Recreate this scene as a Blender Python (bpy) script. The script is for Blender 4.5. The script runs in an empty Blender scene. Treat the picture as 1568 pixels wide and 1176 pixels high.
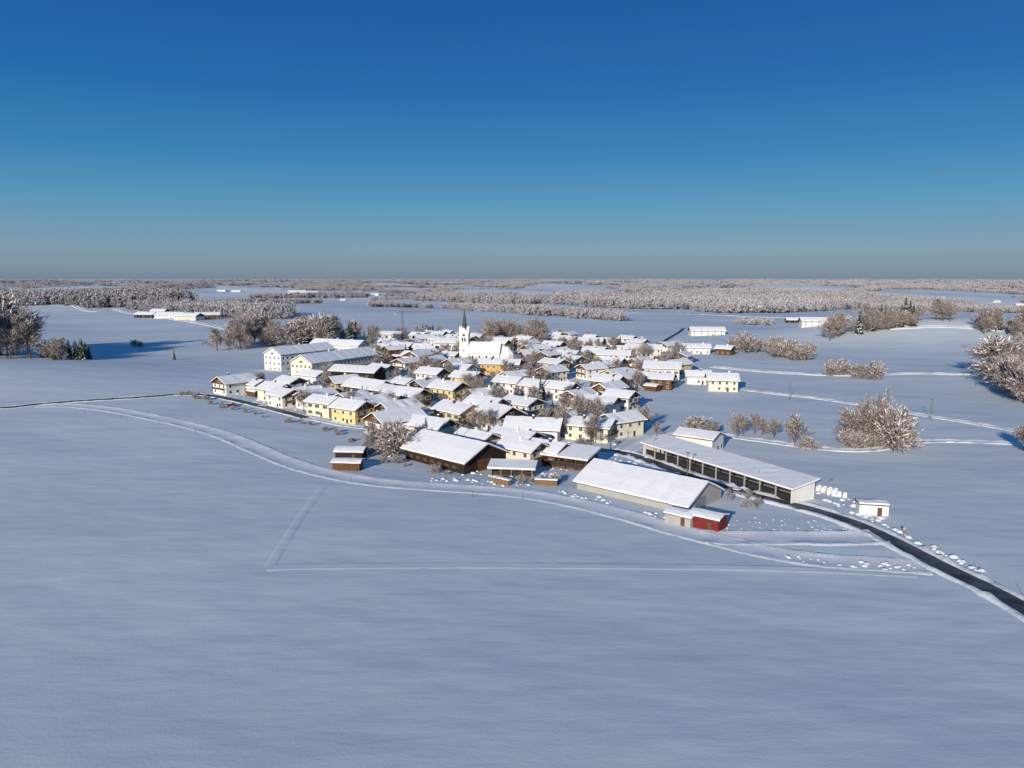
import bpy, math, random
import numpy as np
from mathutils import Vector, Matrix, noise
random.seed(7); rnd=random.Random(11)
scene=bpy.context.scene
scene.view_settings.view_transform='Standard'
scene.view_settings.look='None'
scene.view_settings.exposure=0
COL=scene.collection

# ------------------------------------------------------------------ terrain
CAMZ=60.0; F=1120.0; PITCH=math.atan(163/1120)
def sm(t):
    t=np.clip(t,0,1); return t*t*(3-2*t)
def gauss(x,y,cx,cy,sx,sy,h):
    return h*np.exp(-((x-cx)/sx)**2-((y-cy)/sy)**2)
def HH(x,y):
    r=np.hypot(x,y)
    z=0.9*np.sin(x*.012+.4)*np.sin(y*.013+1.0)+0.6*np.sin(x*.021+y*.017)+.6*np.sin(y*.035+x*.008)*sm((240-r)/120.)
    z=z+gauss(x,y,440,730,170,80,20)+gauss(x,y,-360,430,180,80,7.0)+gauss(x,y,640,560,180,90,12)+gauss(x,y,330,430,90,50,3)
    z=z+gauss(x,y,-900,1800,500,250,26)+gauss(x,y,700,2600,1100,300,30)+gauss(x,y,-200,1250,500,150,6)
    z=z-sm((r-700)/2600.)*42
    a=sm((r-900)/3500.)*22
    z=z+a*(np.sin(x*.0017+.7)*np.sin(y*.0026+.3)+.6*np.sin(x*.0041-y*.0033)+.4*np.sin(y*.0068+x*.0011))
    return z
def H(x,y): return float(HH(np.float64(x),np.float64(y)))
cp,sp=math.cos(PITCH),math.sin(PITCH)
def P(u,v):
    """ground point surveyed from the photograph by intersecting the sight line with the terrain"""
    dx=(u-784)/F; dy=-(v-588)/F
    d=(dx, dy*sp+cp, dy*cp-sp)
    t=40.0; pt=t
    while t<40000:
        if CAMZ+d[2]*t < H(d[0]*t,d[1]*t): break
        pt=t; t*=1.012
    a,b=pt,t
    for _ in range(16):
        m=(a+b)/2
        if CAMZ+d[2]*m < H(d[0]*m,d[1]*m): b=m
        else: a=m
    x,y=d[0]*b,d[1]*b
    return Vector((x,y,H(x,y)))

# ------------------------------------------------------------------ materials
def newmat(name,col,rough=.8,col2=None,scale=1.0,bump=0,bscale=3.0,spec=.2,metal=0,detail=4):
    m=bpy.data.materials.new(name); m.use_nodes=True
    nt=m.node_tree; b=nt.nodes['Principled BSDF']
    b.inputs['Base Color'].default_value=(*col,1); b.inputs['Roughness'].default_value=rough
    b.inputs['Specular IOR Level'].default_value=spec; b.inputs['Metallic'].default_value=metal
    tc=nt.nodes.new('ShaderNodeNewGeometry')
    if col2:
        n=nt.nodes.new('ShaderNodeTexNoise'); n.inputs['Scale'].default_value=scale; n.inputs['Detail'].default_value=detail
        nt.links.new(tc.outputs['Position'],n.inputs['Vector'])
        r=nt.nodes.new('ShaderNodeValToRGB'); r.color_ramp.elements[0].position=.35; r.color_ramp.elements[1].position=.65
        r.color_ramp.elements[0].color=(*col,1); r.color_ramp.elements[1].color=(*col2,1)
        nt.links.new(n.outputs['Fac'],r.inputs['Fac']); nt.links.new(r.outputs['Color'],b.inputs['Base Color'])
    if bump:
        n=nt.nodes.new('ShaderNodeTexNoise'); n.inputs['Scale'].default_value=bscale; n.inputs['Detail'].default_value=5
        nt.links.new(tc.outputs['Position'],n.inputs['Vector'])
        bp=nt.nodes.new('ShaderNodeBump'); bp.inputs['Strength'].default_value=1; bp.inputs['Distance'].default_value=bump
        nt.links.new(n.outputs['Fac'],bp.inputs['Height']); nt.links.new(bp.outputs['Normal'],b.inputs['Normal'])
    return m
M={}
def ground_mat():
    m=bpy.data.materials.new('snow_field'); m.use_nodes=True; nt=m.node_tree; b=nt.nodes['Principled BSDF']
    b.inputs['Roughness'].default_value=.75; b.inputs['Specular IOR Level'].default_value=.15
    g=nt.nodes.new('ShaderNodeNewGeometry')
    def noi(scale,det,stretch=(1,1,1),rot=0):
        mp=nt.nodes.new('ShaderNodeMapping'); mp.inputs['Scale'].default_value=stretch; mp.inputs['Rotation'].default_value=(0,0,rot)
        nt.links.new(g.outputs['Position'],mp.inputs['Vector'])
        n=nt.nodes.new('ShaderNodeTexNoise'); n.inputs['Scale'].default_value=scale; n.inputs['Detail'].default_value=det
        nt.links.new(mp.outputs['Vector'],n.inputs['Vector']); return n.outputs['Fac']
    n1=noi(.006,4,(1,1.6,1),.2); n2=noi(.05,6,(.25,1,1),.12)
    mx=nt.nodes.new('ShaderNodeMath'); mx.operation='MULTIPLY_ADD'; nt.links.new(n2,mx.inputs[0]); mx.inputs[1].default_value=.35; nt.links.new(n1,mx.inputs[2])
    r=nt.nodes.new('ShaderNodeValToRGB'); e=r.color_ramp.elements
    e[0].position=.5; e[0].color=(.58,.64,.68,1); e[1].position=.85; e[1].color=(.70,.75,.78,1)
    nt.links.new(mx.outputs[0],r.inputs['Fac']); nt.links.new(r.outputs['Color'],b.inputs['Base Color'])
    a=noi(.35,5,(.3,1,1),.15); c=noi(2.2,4); d=noi(.03,3,(.6,1,1),.5)
    s1=nt.nodes.new('ShaderNodeMath'); s1.operation='MULTIPLY'; nt.links.new(a,s1.inputs[0]); s1.inputs[1].default_value=.09
    s2=nt.nodes.new('ShaderNodeMath'); s2.operation='MULTIPLY_ADD'; nt.links.new(c,s2.inputs[0]); s2.inputs[1].default_value=.02; nt.links.new(s1.outputs[0],s2.inputs[2])
    s3=nt.nodes.new('ShaderNodeMath'); s3.operation='MULTIPLY_ADD'; nt.links.new(d,s3.inputs[0]); s3.inputs[1].default_value=1.3; nt.links.new(s2.outputs[0],s3.inputs[2])
    bp=nt.nodes.new('ShaderNodeBump'); bp.inputs['Distance'].default_value=1.0; bp.inputs['Strength'].default_value=1
    nt.links.new(s3.outputs[0],bp.inputs['Height']); nt.links.new(bp.outputs['Normal'],b.inputs['Normal'])
    return m
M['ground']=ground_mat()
M['snow']=newmat('fresh_snow',(.90,.90,.90),.7,(.84,.85,.87),.4,bump=.10,bscale=1.2)
M['snowbank']=newmat('ploughed_snow',(.84,.86,.87),.7,(.74,.77,.79),1.2,bump=.15,bscale=.9)
M['snowtrack']=newmat('packed_snow',(.88,.88,.88),.7,(.80,.81,.83),.35,bump=.05,bscale=1.5)
M['asphalt']=newmat('wet_asphalt',(.035,.037,.042),.55,(.11,.11,.12),.25,spec=.3,bump=.01,bscale=8)
M['white']=newmat('white_plaster',(.80,.78,.74),.85,(.72,.70,.66),.3)
M['cream']=newmat('cream_plaster',(.76,.71,.58),.85,(.68,.63,.50),.3)
M['yellow']=newmat('yellow_plaster',(.73,.60,.30),.85,(.65,.53,.26),.3)
M['ochre']=newmat('ochre_plaster',(.60,.39,.15),.85,(.52,.34,.12),.3)
M['pink']=newmat('salmon_plaster',(.66,.52,.43),.85,(.6,.47,.39),.3)
M['grey']=newmat('grey_render',(.42,.40,.37),.85,(.36,.35,.33),.3)
M['wood']=newmat('brown_timber',(.16,.075,.035),.8,(.09,.045,.025),1.5)
M['darkwood']=newmat('dark_timber',(.035,.026,.022),.85,(.022,.017,.015),1.0)
M['redwood']=newmat('red_timber',(.22,.055,.035),.8,(.16,.045,.03),1.0)
M['palewood']=newmat('pale_timber',(.33,.22,.12),.8,(.24,.16,.09),2.0)
M['tile']=newmat('roof_tile',(.16,.07,.045),.8,(.10,.05,.04),1.0)
M['glass']=newmat('window_glass',(.03,.035,.045),.15,spec=.6)
M['frame']=newmat('window_frame',(.75,.74,.70),.6)
M['shutter']=newmat('shutter_green',(.05,.09,.05),.7)
M['copper']=newmat('spire_shingle',(.05,.055,.06),.6,(.08,.085,.09),1.5)
M['metal']=newmat('galvanised_metal',(.35,.36,.37),.45,metal=.6)
M['darkmetal']=newmat('painted_steel',(.10,.09,.09),.6)
M['red']=newmat('red_paint',(.20,.025,.022),.65,(.14,.02,.02),.8)
M['signyel']=newmat('yellow_sign_paint',(.8,.55,.03),.5)
M['bark']=newmat('bark',(.09,.065,.05),.9,(.16,.13,.11),2.0)
M['twig']=newmat('bare_twig',(.17,.125,.095),.9,(.11,.08,.065),.3)
M['frost']=newmat('frosted_twig',(.50,.43,.39),.8,(.36,.30,.27),.25)
M['frostw']=newmat('snowy_twig',(.82,.81,.82),.8)
M['needle']=newmat('spruce_needles',(.035,.05,.03),.9,(.06,.075,.05),.3)
M['tyre']=newmat('tyre_rubber',(.02,.02,.02),.9)
M['farfrost_haze']=newmat('hazed_frosted_canopy',(.64,.61,.63),.9,(.48,.45,.47),.01)  # frost colour plus aerial haze painted in: paler and bluer than near frost
M['fartwig_haze']=newmat('hazed_twigs',(.21,.20,.22),.9,(.14,.135,.15),.012)  # twig brown shifted paler and bluer, distance haze put into base colour
M['carblue']=newmat('car_paint_blue',(.03,.06,.16),.3,spec=.5)
M['carred']=newmat('car_paint_red',(.35,.02,.02),.3,spec=.5)
M['cargrey']=newmat('car_paint_grey',(.2,.21,.22),.3,spec=.5)

# ------------------------------------------------------------------ mesh builder
class MB:
    def __init__(s): s.v=[]; s.f=[]; s.m=[]
    def add(s,vs,fs,mi=0):
        o=len(s.v); s.v+= [tuple(v) for v in vs]
        for f in fs: s.f.append(tuple(i+o for i in f)); s.m.append(mi)
    def box(s,x0,x1,y0,y1,z0,z1,mi=0):
        s.add([(x0,y0,z0),(x1,y0,z0),(x1,y1,z0),(x0,y1,z0),(x0,y0,z1),(x1,y0,z1),(x1,y1,z1),(x0,y1,z1)],
              [(0,3,2,1),(4,5,6,7),(0,1,5,4),(1,2,6,5),(2,3,7,6),(3,0,4,7)],mi)
    def cone(s,c,r0,r1,z0,z1,n=8,mi=0,cap=True,rot=0):
        vs=[];fs=[]
        for k in range(n):
            a=2*math.pi*k/n+rot; vs.append((c[0]+r0*math.cos(a),c[1]+r0*math.sin(a),z0))
        for k in range(n):
            a=2*math.pi*k/n+rot; vs.append((c[0]+r1*math.cos(a),c[1]+r1*math.sin(a),z1))
        for k in range(n): fs.append((k,(k+1)%n,n+(k+1)%n,n+k))
        if cap: fs.append(tuple(range(n,2*n)))
        s.add(vs,fs,mi)
    def seg(s,a,b,r0,r1,n=5,mi=0):
        a=Vector(a);b=Vector(b); d=(b-a)
        if d.length<1e-4: return
        d.normalize(); q=d.orthogonal().normalized(); w=d.cross(q)
        vs=[a+(q*math.cos(2*math.pi*k/n)+w*math.sin(2*math.pi*k/n))*r0 for k in range(n)]
        vs+=[b+(q*math.cos(2*math.pi*k/n)+w*math.sin(2*math.pi*k/n))*r1 for k in range(n)]
        s.add(vs,[(k,(k+1)%n,n+(k+1)%n,n+k) for k in range(n)],mi)
    def mesh(s,name,mats,smooth=False):
        me=bpy.data.meshes.new(name); me.from_pydata(s.v,[],s.f)
        for m in mats: me.materials.append(m)
        if len(mats)>1: me.polygons.foreach_set('material_index',s.m)
        if smooth: me.polygons.foreach_set('use_smooth',[True]*len(s.f))
        me.update(); return me
    def obj(s,name,mats,parent=None,smooth=False):
        if not s.f: return None
        o=bpy.data.objects.new(name,s.mesh(name,mats,smooth)); COL.objects.link(o)
        if parent: o.parent=parent
        return o
def empty(name,loc,ang=0):
    e=bpy.data.objects.new(name,None); e.empty_display_size=2; COL.objects.link(e)
    e.location=loc; e.rotation_euler=(0,0,ang); return e

# ------------------------------------------------------------------ ground sheet
def make_ground():
    ang=list(np.radians(np.arange(-48,48.01,.24)))   # from +Y axis
    rest=list(np.radians(np.arange(50.5,309.6,2.5)))
    A=np.array(ang+rest); na=len(A)
    R=[15.0]
    while R[-1]<46000: R.append(R[-1]*1.0135)
    R=np.array(R); nr=len(R)
    rr,aa=np.meshgrid(R,A,indexing='ij')
    x=rr*np.sin(aa); y=rr*np.cos(aa); z=HH(x,y)
    co=np.stack([x,y,z],-1).reshape(-1,3)
    co=np.vstack([co,[[0,0,H(0,0)]]]); c=len(co)-1
    i,j=np.meshgrid(np.arange(nr-1),np.arange(na),indexing='ij'); j2=(j+1)%na
    q=np.stack([i*na+j,i*na+j2,(i+1)*na+j2,(i+1)*na+j],-1).reshape(-1,4)
    faces=q.tolist()+[(c,(k+1)%na,k) for k in range(na)]
    me=bpy.data.meshes.new('snowy_ground'); me.from_pydata(co.tolist(),[],faces)
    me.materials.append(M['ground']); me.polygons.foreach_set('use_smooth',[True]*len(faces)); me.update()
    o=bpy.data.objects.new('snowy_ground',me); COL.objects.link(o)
make_ground()

# ------------------------------------------------------------------ roads
def path(pts,step=2.0):
    w=[P(*p) for p in pts]; w=[w[0]*2-w[1]]+w+[w[-1]*2-w[-2]]
    out=[]
    for i in range(1,len(w)-2):
        p0,p1,p2,p3=w[i-1:i+3]; n=max(2,int((p2-p1).length/step))
        for k in range(n):
            t=k/n
            out.append(.5*((2*p1)+(p2-p0)*t+(2*p0-5*p1+4*p2-p3)*t*t+(3*p1-p0-3*p2+p3)*t*t*t))
    out.append(w[-2]); return out
ROADPTS=[]
def road(name,pts,w,cmat,berm=.45,bw=1.4,zo=.06,step=2.0,lump=1.0,bm='snowbank'):
    c=path(pts,step); b=MB(); n=len(c)
    ROADPTS.extend([(p.x,p.y,w/2+1.5) for p in c[::2]])
    prof=[(-w/2-bw*1.2,-.15,0),(-w/2-bw*.75,.6,1),(-w/2-bw*.35,1,1),(-w/2,0,0),(0,0,0),(w/2,0,0),(w/2+bw*.35,1,1),(w/2+bw*.75,.6,1),(w/2+bw*1.2,-.15,0)]
    rows=[]
    for i,p in enumerate(c):
        t=(c[min(i+1,n-1)]-c[max(i-1,0)]); t.z=0; t.normalize(); nn=Vector((-t.y,t.x,0))
        row=[]
        for k,(o,hh,isb) in enumerate(prof):
            jit=noise.noise(Vector((p.x*.3,p.y*.3,k*7.)))
            oo=o+jit*.25*bw*(1 if isb or k in(0,8) else .35)
            q=p+nn*oo
            hz=(hh*berm*(.75+1.1*lump*noise.noise(Vector((q.x*.35,q.y*.35,3.+k)))) if isb else (zo if hh==0 else -.15))
            row.append((q.x,q.y,H(q.x,q.y)+max(hz,-.2)))
        rows.append(row)
    m=len(prof)
    for r in rows: b.v+=r
    for i in range(n-1):
        for k in range(m-1):
            b.f.append((i*m+k,i*m+k+1,(i+1)*m+k+1,(i+1)*m+k)); b.m.append(0 if k in(3,4) else 1)
    return b.obj(name,[M[cmat],M[bm]],smooth=True)
road('snow_covered_lane',[(60,621),(110,621),(170,627),(230,638),(290,651),(345,667),(395,688),(440,707),(490,722),(560,736),(640,744),(720,749),(800,756),(860,766),(920,779),(980,795),(1050,815),(1120,832),(1180,846),(1250,857),(1330,863),(1415,868)],5.6,'snowtrack',.24,1.9)
road('country_road',[(1700,1010),(1568,931),(1500,895),(1440,866),(1400,845),(1340,815),(1290,795),(1230,777),(1180,765),(1110,747),(1050,727),(1000,708),(960,695),(920,690)],4.6,'asphalt',.7,1.8,lump=1.6)
road('country_road',[(-150,633),(0,625),(60,619),(140,613),(210,609),(280,604),(330,607),(400,622),(470,640)],4.6,'asphalt',.4,1.2,zo=.1)
road('farm_track',[(1075,822),(1130,824),(1200,823),(1270,824),(1345,822)],7,'snowtrack',.35,1.6,zo=.1)
road('field_track',[(412,869),(520,867),(700,866),(900,867),(1100,869),(1250,873),(1400,880)],1.2,'ground',.08,1.2,zo=.05,bm='ground')
road('field_track',[(412,869),(430,840),(455,800),(480,765),(495,745)],.8,'ground',.04,1.0,zo=.05,bm='ground')
road('farm_track',[(1050,580),(1140,597),(1250,610),(1330,622),(1420,637),(1500,650),(1600,668)],3,'snowtrack',.5,1.4,zo=.12)
road('farm_track',[(960,690),(1010,668),(1080,664),(1160,674),(1270,688),(1340,688),(1400,677),(1480,676),(1600,682)],3,'snowtrack',.5,1.4,zo=.12)
road('farm_track',[(1090,562),(1180,570),(1290,575),(1400,572),(1480,573),(1600,568)],3,'snowtrack',.8,2,zo=.2,step=4)
road('farm_track',[(60,458),(110,465),(180,475),(260,488),(330,500),(400,515)],5,'snowtrack',1.2,3,zo=.4,step=8)
road('farm_track',[(1360,503),(1450,500),(1520,505),(1640,515)],4,'snowtrack',1.0,3,zo=.3,step=6)
road('farm_track',[(800,470),(950,478),(1100,483),(1250,487),(1400,486)],6,'snowtrack',1.2,4,zo=.4,step=10)
road('country_road',[(985,545),(1010,528),(1035,512),(1047,503)],4.5,'asphalt',.5,1.5,zo=.25,step=4)
for pp in ([(470,640),(560,655),(640,650),(720,668),(800,682),(900,690)],[(640,650),(660,620),(700,600),(740,575),(760,560)],
           [(800,682),(830,640),(850,610),(870,585),(900,565),(960,550),(985,545)],[(400,622),(470,600),(540,592),(620,590),(700,600)],[(870,585),(960,580),(1050,580)]):
    road('village_street',pp,3.6,'snowtrack',.35,1.0,zo=.1)

# ------------------------------------------------------------------ buildings
OCC=[]  # occupied footprints (x,y,r)
def chevron(b,x0,x1,e,ze,hr,t,off,mi=0,nx=1,jit=0,seed=0,inset=0):
    rows=[]
    for i in range(nx+1):
        x=x0+(x1-x0)*i/nx
        def j(k): return jit*noise.noise(Vector((x*.55+seed,k*3.1,seed*1.7)))
        s=(hr-ze)/e
        ee=e-inset+j(1)*.8; e2=e-inset+j(2)*.8
        low=[(-ee,hr-s*ee+off),(0,hr+off),(e2,hr-s*e2+off)]
        tt=t+j(3)
        edge=.25 if jit else 0
        top=[(e2-edge*.3,hr-s*e2+off+tt*.8),(e2*.5,hr-s*e2*.5+off+tt+j(5)),(0.0,hr+off+tt*(.8 if jit else 1)),(-ee*.5,hr-s*ee*.5+off+tt+j(6)),(-ee+edge*.3,hr-s*ee+off+tt*.8)]
        rows.append([(x,y,z) for y,z in low+top])
    m=8; vs=[p for r in rows for p in r]; fs=[]
    for i in range(nx):
        for k in range(m):
            k2=(k+1)%m; fs.append((i*m+k,i*m+k2,(i+1)*m+k2,(i+1)*m+k))
    fs.append(tuple(range(m-1,-1,-1))); fs.append(tuple(nx*m+k for k in range(m)))
    b.add(vs,fs,mi)
def win(bw,bf,bs,axis,pos,c,z,w,h,sgn,shut):
    def slab(b,c0,c1,z0,z1,o0,o1):
        a,b2=sorted((pos+sgn*o0,pos+sgn*o1))
        if axis=='x': b.box(a,b2,c0,c1,z0,z1)
        else: b.box(c0,c1,a,b2,z0,z1)
    slab(bf,c-w/2-.10,c+w/2+.10,z-.10,z+h+.10,-.02,.04)
    slab(bw,c-w/2,c-.04,z,z+h,.03,.06); slab(bw,c+.04,c+w/2,z,z+h,.03,.06)
    if shut:
        slab(bs,c-w/2-.7,c-w/2-.14,z-.05,z+h+.05,-.02,.07); slab(bs,c+w/2+.14,c+w/2+.7,z-.05,z+h+.05,-.02,.07)
def house(name,loc,ang,L,W,h,wall='white',pitch=24,over=1.1,gable='wood',floors=2,chim=True,balc=False,shut=False,snowt=.42,wins=True,winstep=3.2,roofsnow=True,door=True,solid=True,seed=None):
    seed=rnd.random()*100 if seed is None else seed
    z=min(H(loc[0]+dx,loc[1]+dy) for dx in(-W/3,W/3) for dy in(-W/3,W/3))
    e=empty(name,(loc[0],loc[1],z),ang); OCC.append((loc[0],loc[1],math.hypot(L,W)/2))
    tp=math.tan(math.radians(pitch)); hr=h+W/2*tp; x=L/2; y=W/2
    b=MB(); b.add([(-x,-y,-1),(x,-y,-1),(x,y,-1),(-x,y,-1),(-x,-y,h),(x,-y,h),(x,y,h),(-x,y,h),(-x,0,hr),(x,0,hr)],
        [(0,1,5,4),(2,3,7,6),(1,2,6,9,5),(3,0,4,8,7)]); b.obj('walls',[M[wall]],e)
    if gable:
        g=MB(); zb=h-.6 if floors>1 else h-.2
        for s in(-1,1):
            X=s*(x+.06); X0=s*(x-.02)
            g.add([(X,-y-.01,zb),(X,y+.01,zb),(X,y+.01,h-.02),(X,0,hr-.03),(X,-y-.01,h-.02),(X0,-y-.01,zb),(X0,y+.01,zb),(X0,y+.01,h-.02),(X0,0,hr-.03),(X0,-y-.01,h-.02)],
                  [(0,1,2,3,4),(0,1,6,5),(0,4,9,5),(1,2,7,6)])
        g.obj('gable_boards',[M[gable]],e)
    ov=over; en=y+ov; ze=h-ov*tp
    r=MB(); chevron(r,-x-ov*1.1,x+ov*1.1,en,ze,hr,.26,.03); r.obj('roof',[M['wood' if wall!='grey' else 'metal']],e)
    if roofsnow:
        r=MB(); chevron(r,-x-ov*1.1+.07,x+ov*1.1-.07,en,ze,hr,snowt,.295,nx=max(4,int(L/2)),jit=.2,seed=seed,inset=.08)
        r.obj('roof_snow',[M['snow']],e)
    if wins:
        bw,bf,bs=MB(),MB(),MB(); fh=(h-.3)/floors
        for fl in range(floors):
            zz=fl*fh+ (1.0 if fh>2.3 else .8); wh=min(1.35,fh-1.0)
            n=max(1,int((L-1.5)/winstep))
            for k in range(n):
                c=-L/2+L*(k+.5)/n+rnd.uniform(-.2,.2)
                for s in(-1,1):
                    if rnd.random()<.88: win(bw,bf,bs,'y',s*y,c,zz,1.15,wh,s,shut)
            n=max(1,int((W-1.2)/winstep))
            for k in range(n):
                c=-W/2+W*(k+.5)/n
                for s in(-1,1):
                    if rnd.random()<.92: win(bw,bf,bs,'x',s*x,c,zz,1.15,wh,s,shut)
        if hr-h>1.8:
            for s in(-1,1):
                bf.box(*sorted((s*(x+.05),s*(x+.09))),-1.3,1.3,h+.1,h+1.35)
                bw.box(*sorted((s*(x+.08),s*(x+.11))),-1.18,-.06,h+.2,h+1.25); bw.box(*sorted((s*(x+.08),s*(x+.11))),.06,1.18,h+.2,h+1.25)
        bw.obj('windows',[M['glass']],e); bf.obj('window_frames',[M['frame']],e); bs.obj('shutters',[M['shutter']],e)
    if door:
        d=MB()
        for s in(-1,1): d.box(L*.12,L*.12+1.1,*sorted((s*(y-.02),s*(y+.075))),0,2.1)
        d.obj('door',[M['wood']],e)
    if balc:
        d=MB(); zz=(h-.3)/floors*(floors-1)
        for s in(-1,1):
            X0,X1=sorted((s*(x+.12),s*(x+1.3))); d.box(X0,X1,-y*.85,y*.85,zz,zz+.15)
            a,c=sorted((s*(x+1.22),s*(x+1.3))); d.box(a,c,-y*.85,y*.85,zz+.153,zz+1.0)
        d.obj('balcony',[M['wood']],e)
    if chim:
        cx=rnd.uniform(-.25,.25)*L; cy=rnd.uniform(-.15,.15)*W
        d=MB(); d.box(cx-.4,cx+.4,cy-.35,cy+.35,h,hr+1.3); d.obj('chimney',[M['white' if rnd.random()<.5 else 'tile']],e)
        d=MB(); d.box(cx-.45,cx+.45,cy-.4,cy+.4,hr+1.303,hr+1.6); d.obj('chimney_snow',[M['snow']],e)
    return e
def rect3(A,B,C):
    a,b,c=P(*A),P(*B),P(*C); ctr=(a+c)/2; d=b-a
    return ctr, math.atan2(d.y,d.x), Vector((d.x,d.y)).length, Vector((c.x-b.x,c.y-b.y)).length
def from_end(u,v,deg,L):
    p=P(u,v); a=math.radians(deg); return p+Vector((math.cos(a)*L/2,math.sin(a)*L/2,0))

# dark barn
c,a,L,W=rect3((622,702),(712,727),(772,712))
e=house('timber_barn',c,a,L,W,4.2,'darkwood',pitch=25,over=1.3,gable=None,wins=False,chim=False,door=False,snowt=.5)
d=MB(); d.box(L/2-.02,L/2+.09,-3.2,3.2,0,3.8); d.obj('barn_doors',[M['wood']],e)
d=MB()
for s in (-1,1):
    for k in range(7): d.box(-L/2+2+k*(L-4)/7,-L/2+4.0+k*(L-4)/7,*sorted((s*(W/2-.02),s*(W/2+.06))),1.4,2.4)
d.obj('barn_openings',[M['wood']],e)
# big grey barn
c,a,L,W=rect3((884,748),(1052,788),(1103,764))
e=house('grey_barn',c,a,L,W,2.5,'grey',pitch=24,over=.9,gable=None,wins=False,chim=False,door=False,snowt=.55)
d=MB(); d.box(L/2-.02,L/2+.08,-W*.28,W*.02,0,3.3)
d.obj('barn_door',[M['metal']],e)
# long open-fronted machine shed
def open_shed(name,c,a,L,W,h,bays,roof_pitch=9,endm='white',post='white',low='darkwood'):
    e=empty(name,(c.x,c.y,H(c.x,c.y)),a); OCC.append((c.x,c.y,L/2.2))
    dv=Vector((math.cos(a),math.sin(a)))
    for t in np.linspace(-.5,.5,6): OCC.append((c.x+dv.x*L*t,c.y+dv.y*L*t,W*.7))
    x,y=L/2,W/2; hb=h+W*math.tan(math.radians(roof_pitch))
    b=MB()
    for s in(-1,1):
        X0,X1=sorted((s*x,s*(x-.35)))
        b.add([(X0,-y,-1),(X1,-y,-1),(X1,y,-1),(X0,y,-1),(X0,-y,h),(X1,-y,h),(X1,y,hb),(X0,y,hb)],[(0,1,5,4),(1,2,6,5),(2,3,7,6),(3,0,4,7),(4,5,6,7)])
    b.obj('end_walls',[M[endm]],e)
    b=MB(); b.box(-x+.36,x-.36,y-.3,y-.02,-1,hb-.1); b.obj('back_wall',[M['darkwood']],e)
    b=MB()
    for k in range(1,bays): X=-x+L*k/bays; b.box(X-.13,X+.13,-y+.05,-y+.45,-1,h-.35)
    b.box(-x+.36,x-.36,-y+.02,-y+.48,h-.345,h-.02); b.obj('posts',[M[post]],e)
    b=MB(); b.box(-x+.4,x-.4,-y+.8,-y+1.0,-.5,h*.55); b.obj('low_wall',[M[low]],e)
    b=MB()
    for k in range(bays):
        X=-x+L*(k+.5)/bays; b.box(X-L/bays*.38,X+L/bays*.38,-y+.74,-y+.797,h*.2,h*.5)
    b.obj('gates',[M['glass']],e)
    o=.9; t=math.tan(math.radians(roof_pitch))
    def slab(z0,z1,ins,nx,jit,mat,nm):
        b=MB(); n=nx; ny=4
        def zz(yy): return h+(yy+y)*t
        vs=[];fs=[]
        for i in range(n+1):
            X=(-x-o+ins)+(L+2*o-2*ins)*i/n
            for j in range(ny+1):
                Y=-y-o+ins+(W+2*o-2*ins)*j/ny; q=jit*noise.noise(Vector((X*.3,Y*.4,5)))
                vs.append((X,Y,zz(Y)+z1+q))
        base=len(vs)
        for i in range(n+1):
            X=(-x-o+ins)+(L+2*o-2*ins)*i/n
            for j in range(ny+1):
                Y=-y-o+ins+(W+2*o-2*ins)*j/ny; vs.append((X,Y,zz(Y)+z0))
        m=ny+1
        for i in range(n):
            for j in range(ny):
                fs.append((i*m+j,(i+1)*m+j,(i+1)*m+j+1,i*m+j+1)); fs.append((base+i*m+j,base+i*m+j+1,base+(i+1)*m+j+1,base+(i+1)*m+j))
            fs.append((i*m,base+i*m,base+(i+1)*m,(i+1)*m)); fs.append((i*m+ny,(i+1)*m+ny,base+(i+1)*m+ny,base+i*m+ny))
        for i in(0,n):
            for j in range(ny): fs.append((i*m+j,i*m+j+1,base+i*m+j+1,base+i*m+j))
        b.add(vs,fs); b.obj(nm,[M[mat]],e)
    slab(.01,.2,0,1,0,'metal','roof'); slab(.205,.65,-.02,int(L/3)+2,.12,'snow','roof_snow')
    return e
a1,b1=P(985,698),P(1212,771); d=b1-a1; a=math.atan2(d.y,d.x); L=Vector((d.x,d.y)).length; W=9
perp=Vector((-math.sin(a),math.cos(a),0)); open_shed('machine_shed',(a1+b1)/2+perp*W/2,a,L,W,4.3,11,8,'white','grey')
house('white_outbuilding',P(1070,688),math.radians(-38),14,10,5.2,'white',pitch=18,over=.7,gable=None,chim=False,floors=1,winstep=2.6)
house('manor_house',from_end(462,582,60,58),math.radians(60),58,17,10.5,'cream',pitch=27,over=.6,gable=None,floors=3,winstep=3.0,snowt=.45)
house('manor_house',from_end(418,567,58,48),math.radians(58),48,16,11,'white',pitch=27,over=.6,gable=None,floors=3,winstep=3.4,snowt=.45)
house('manor_house',P(520,545),math.radians(-25),46,14,9,'white',pitch=27,over=.6,gable=None,floors=2,snowt=.45)

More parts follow.
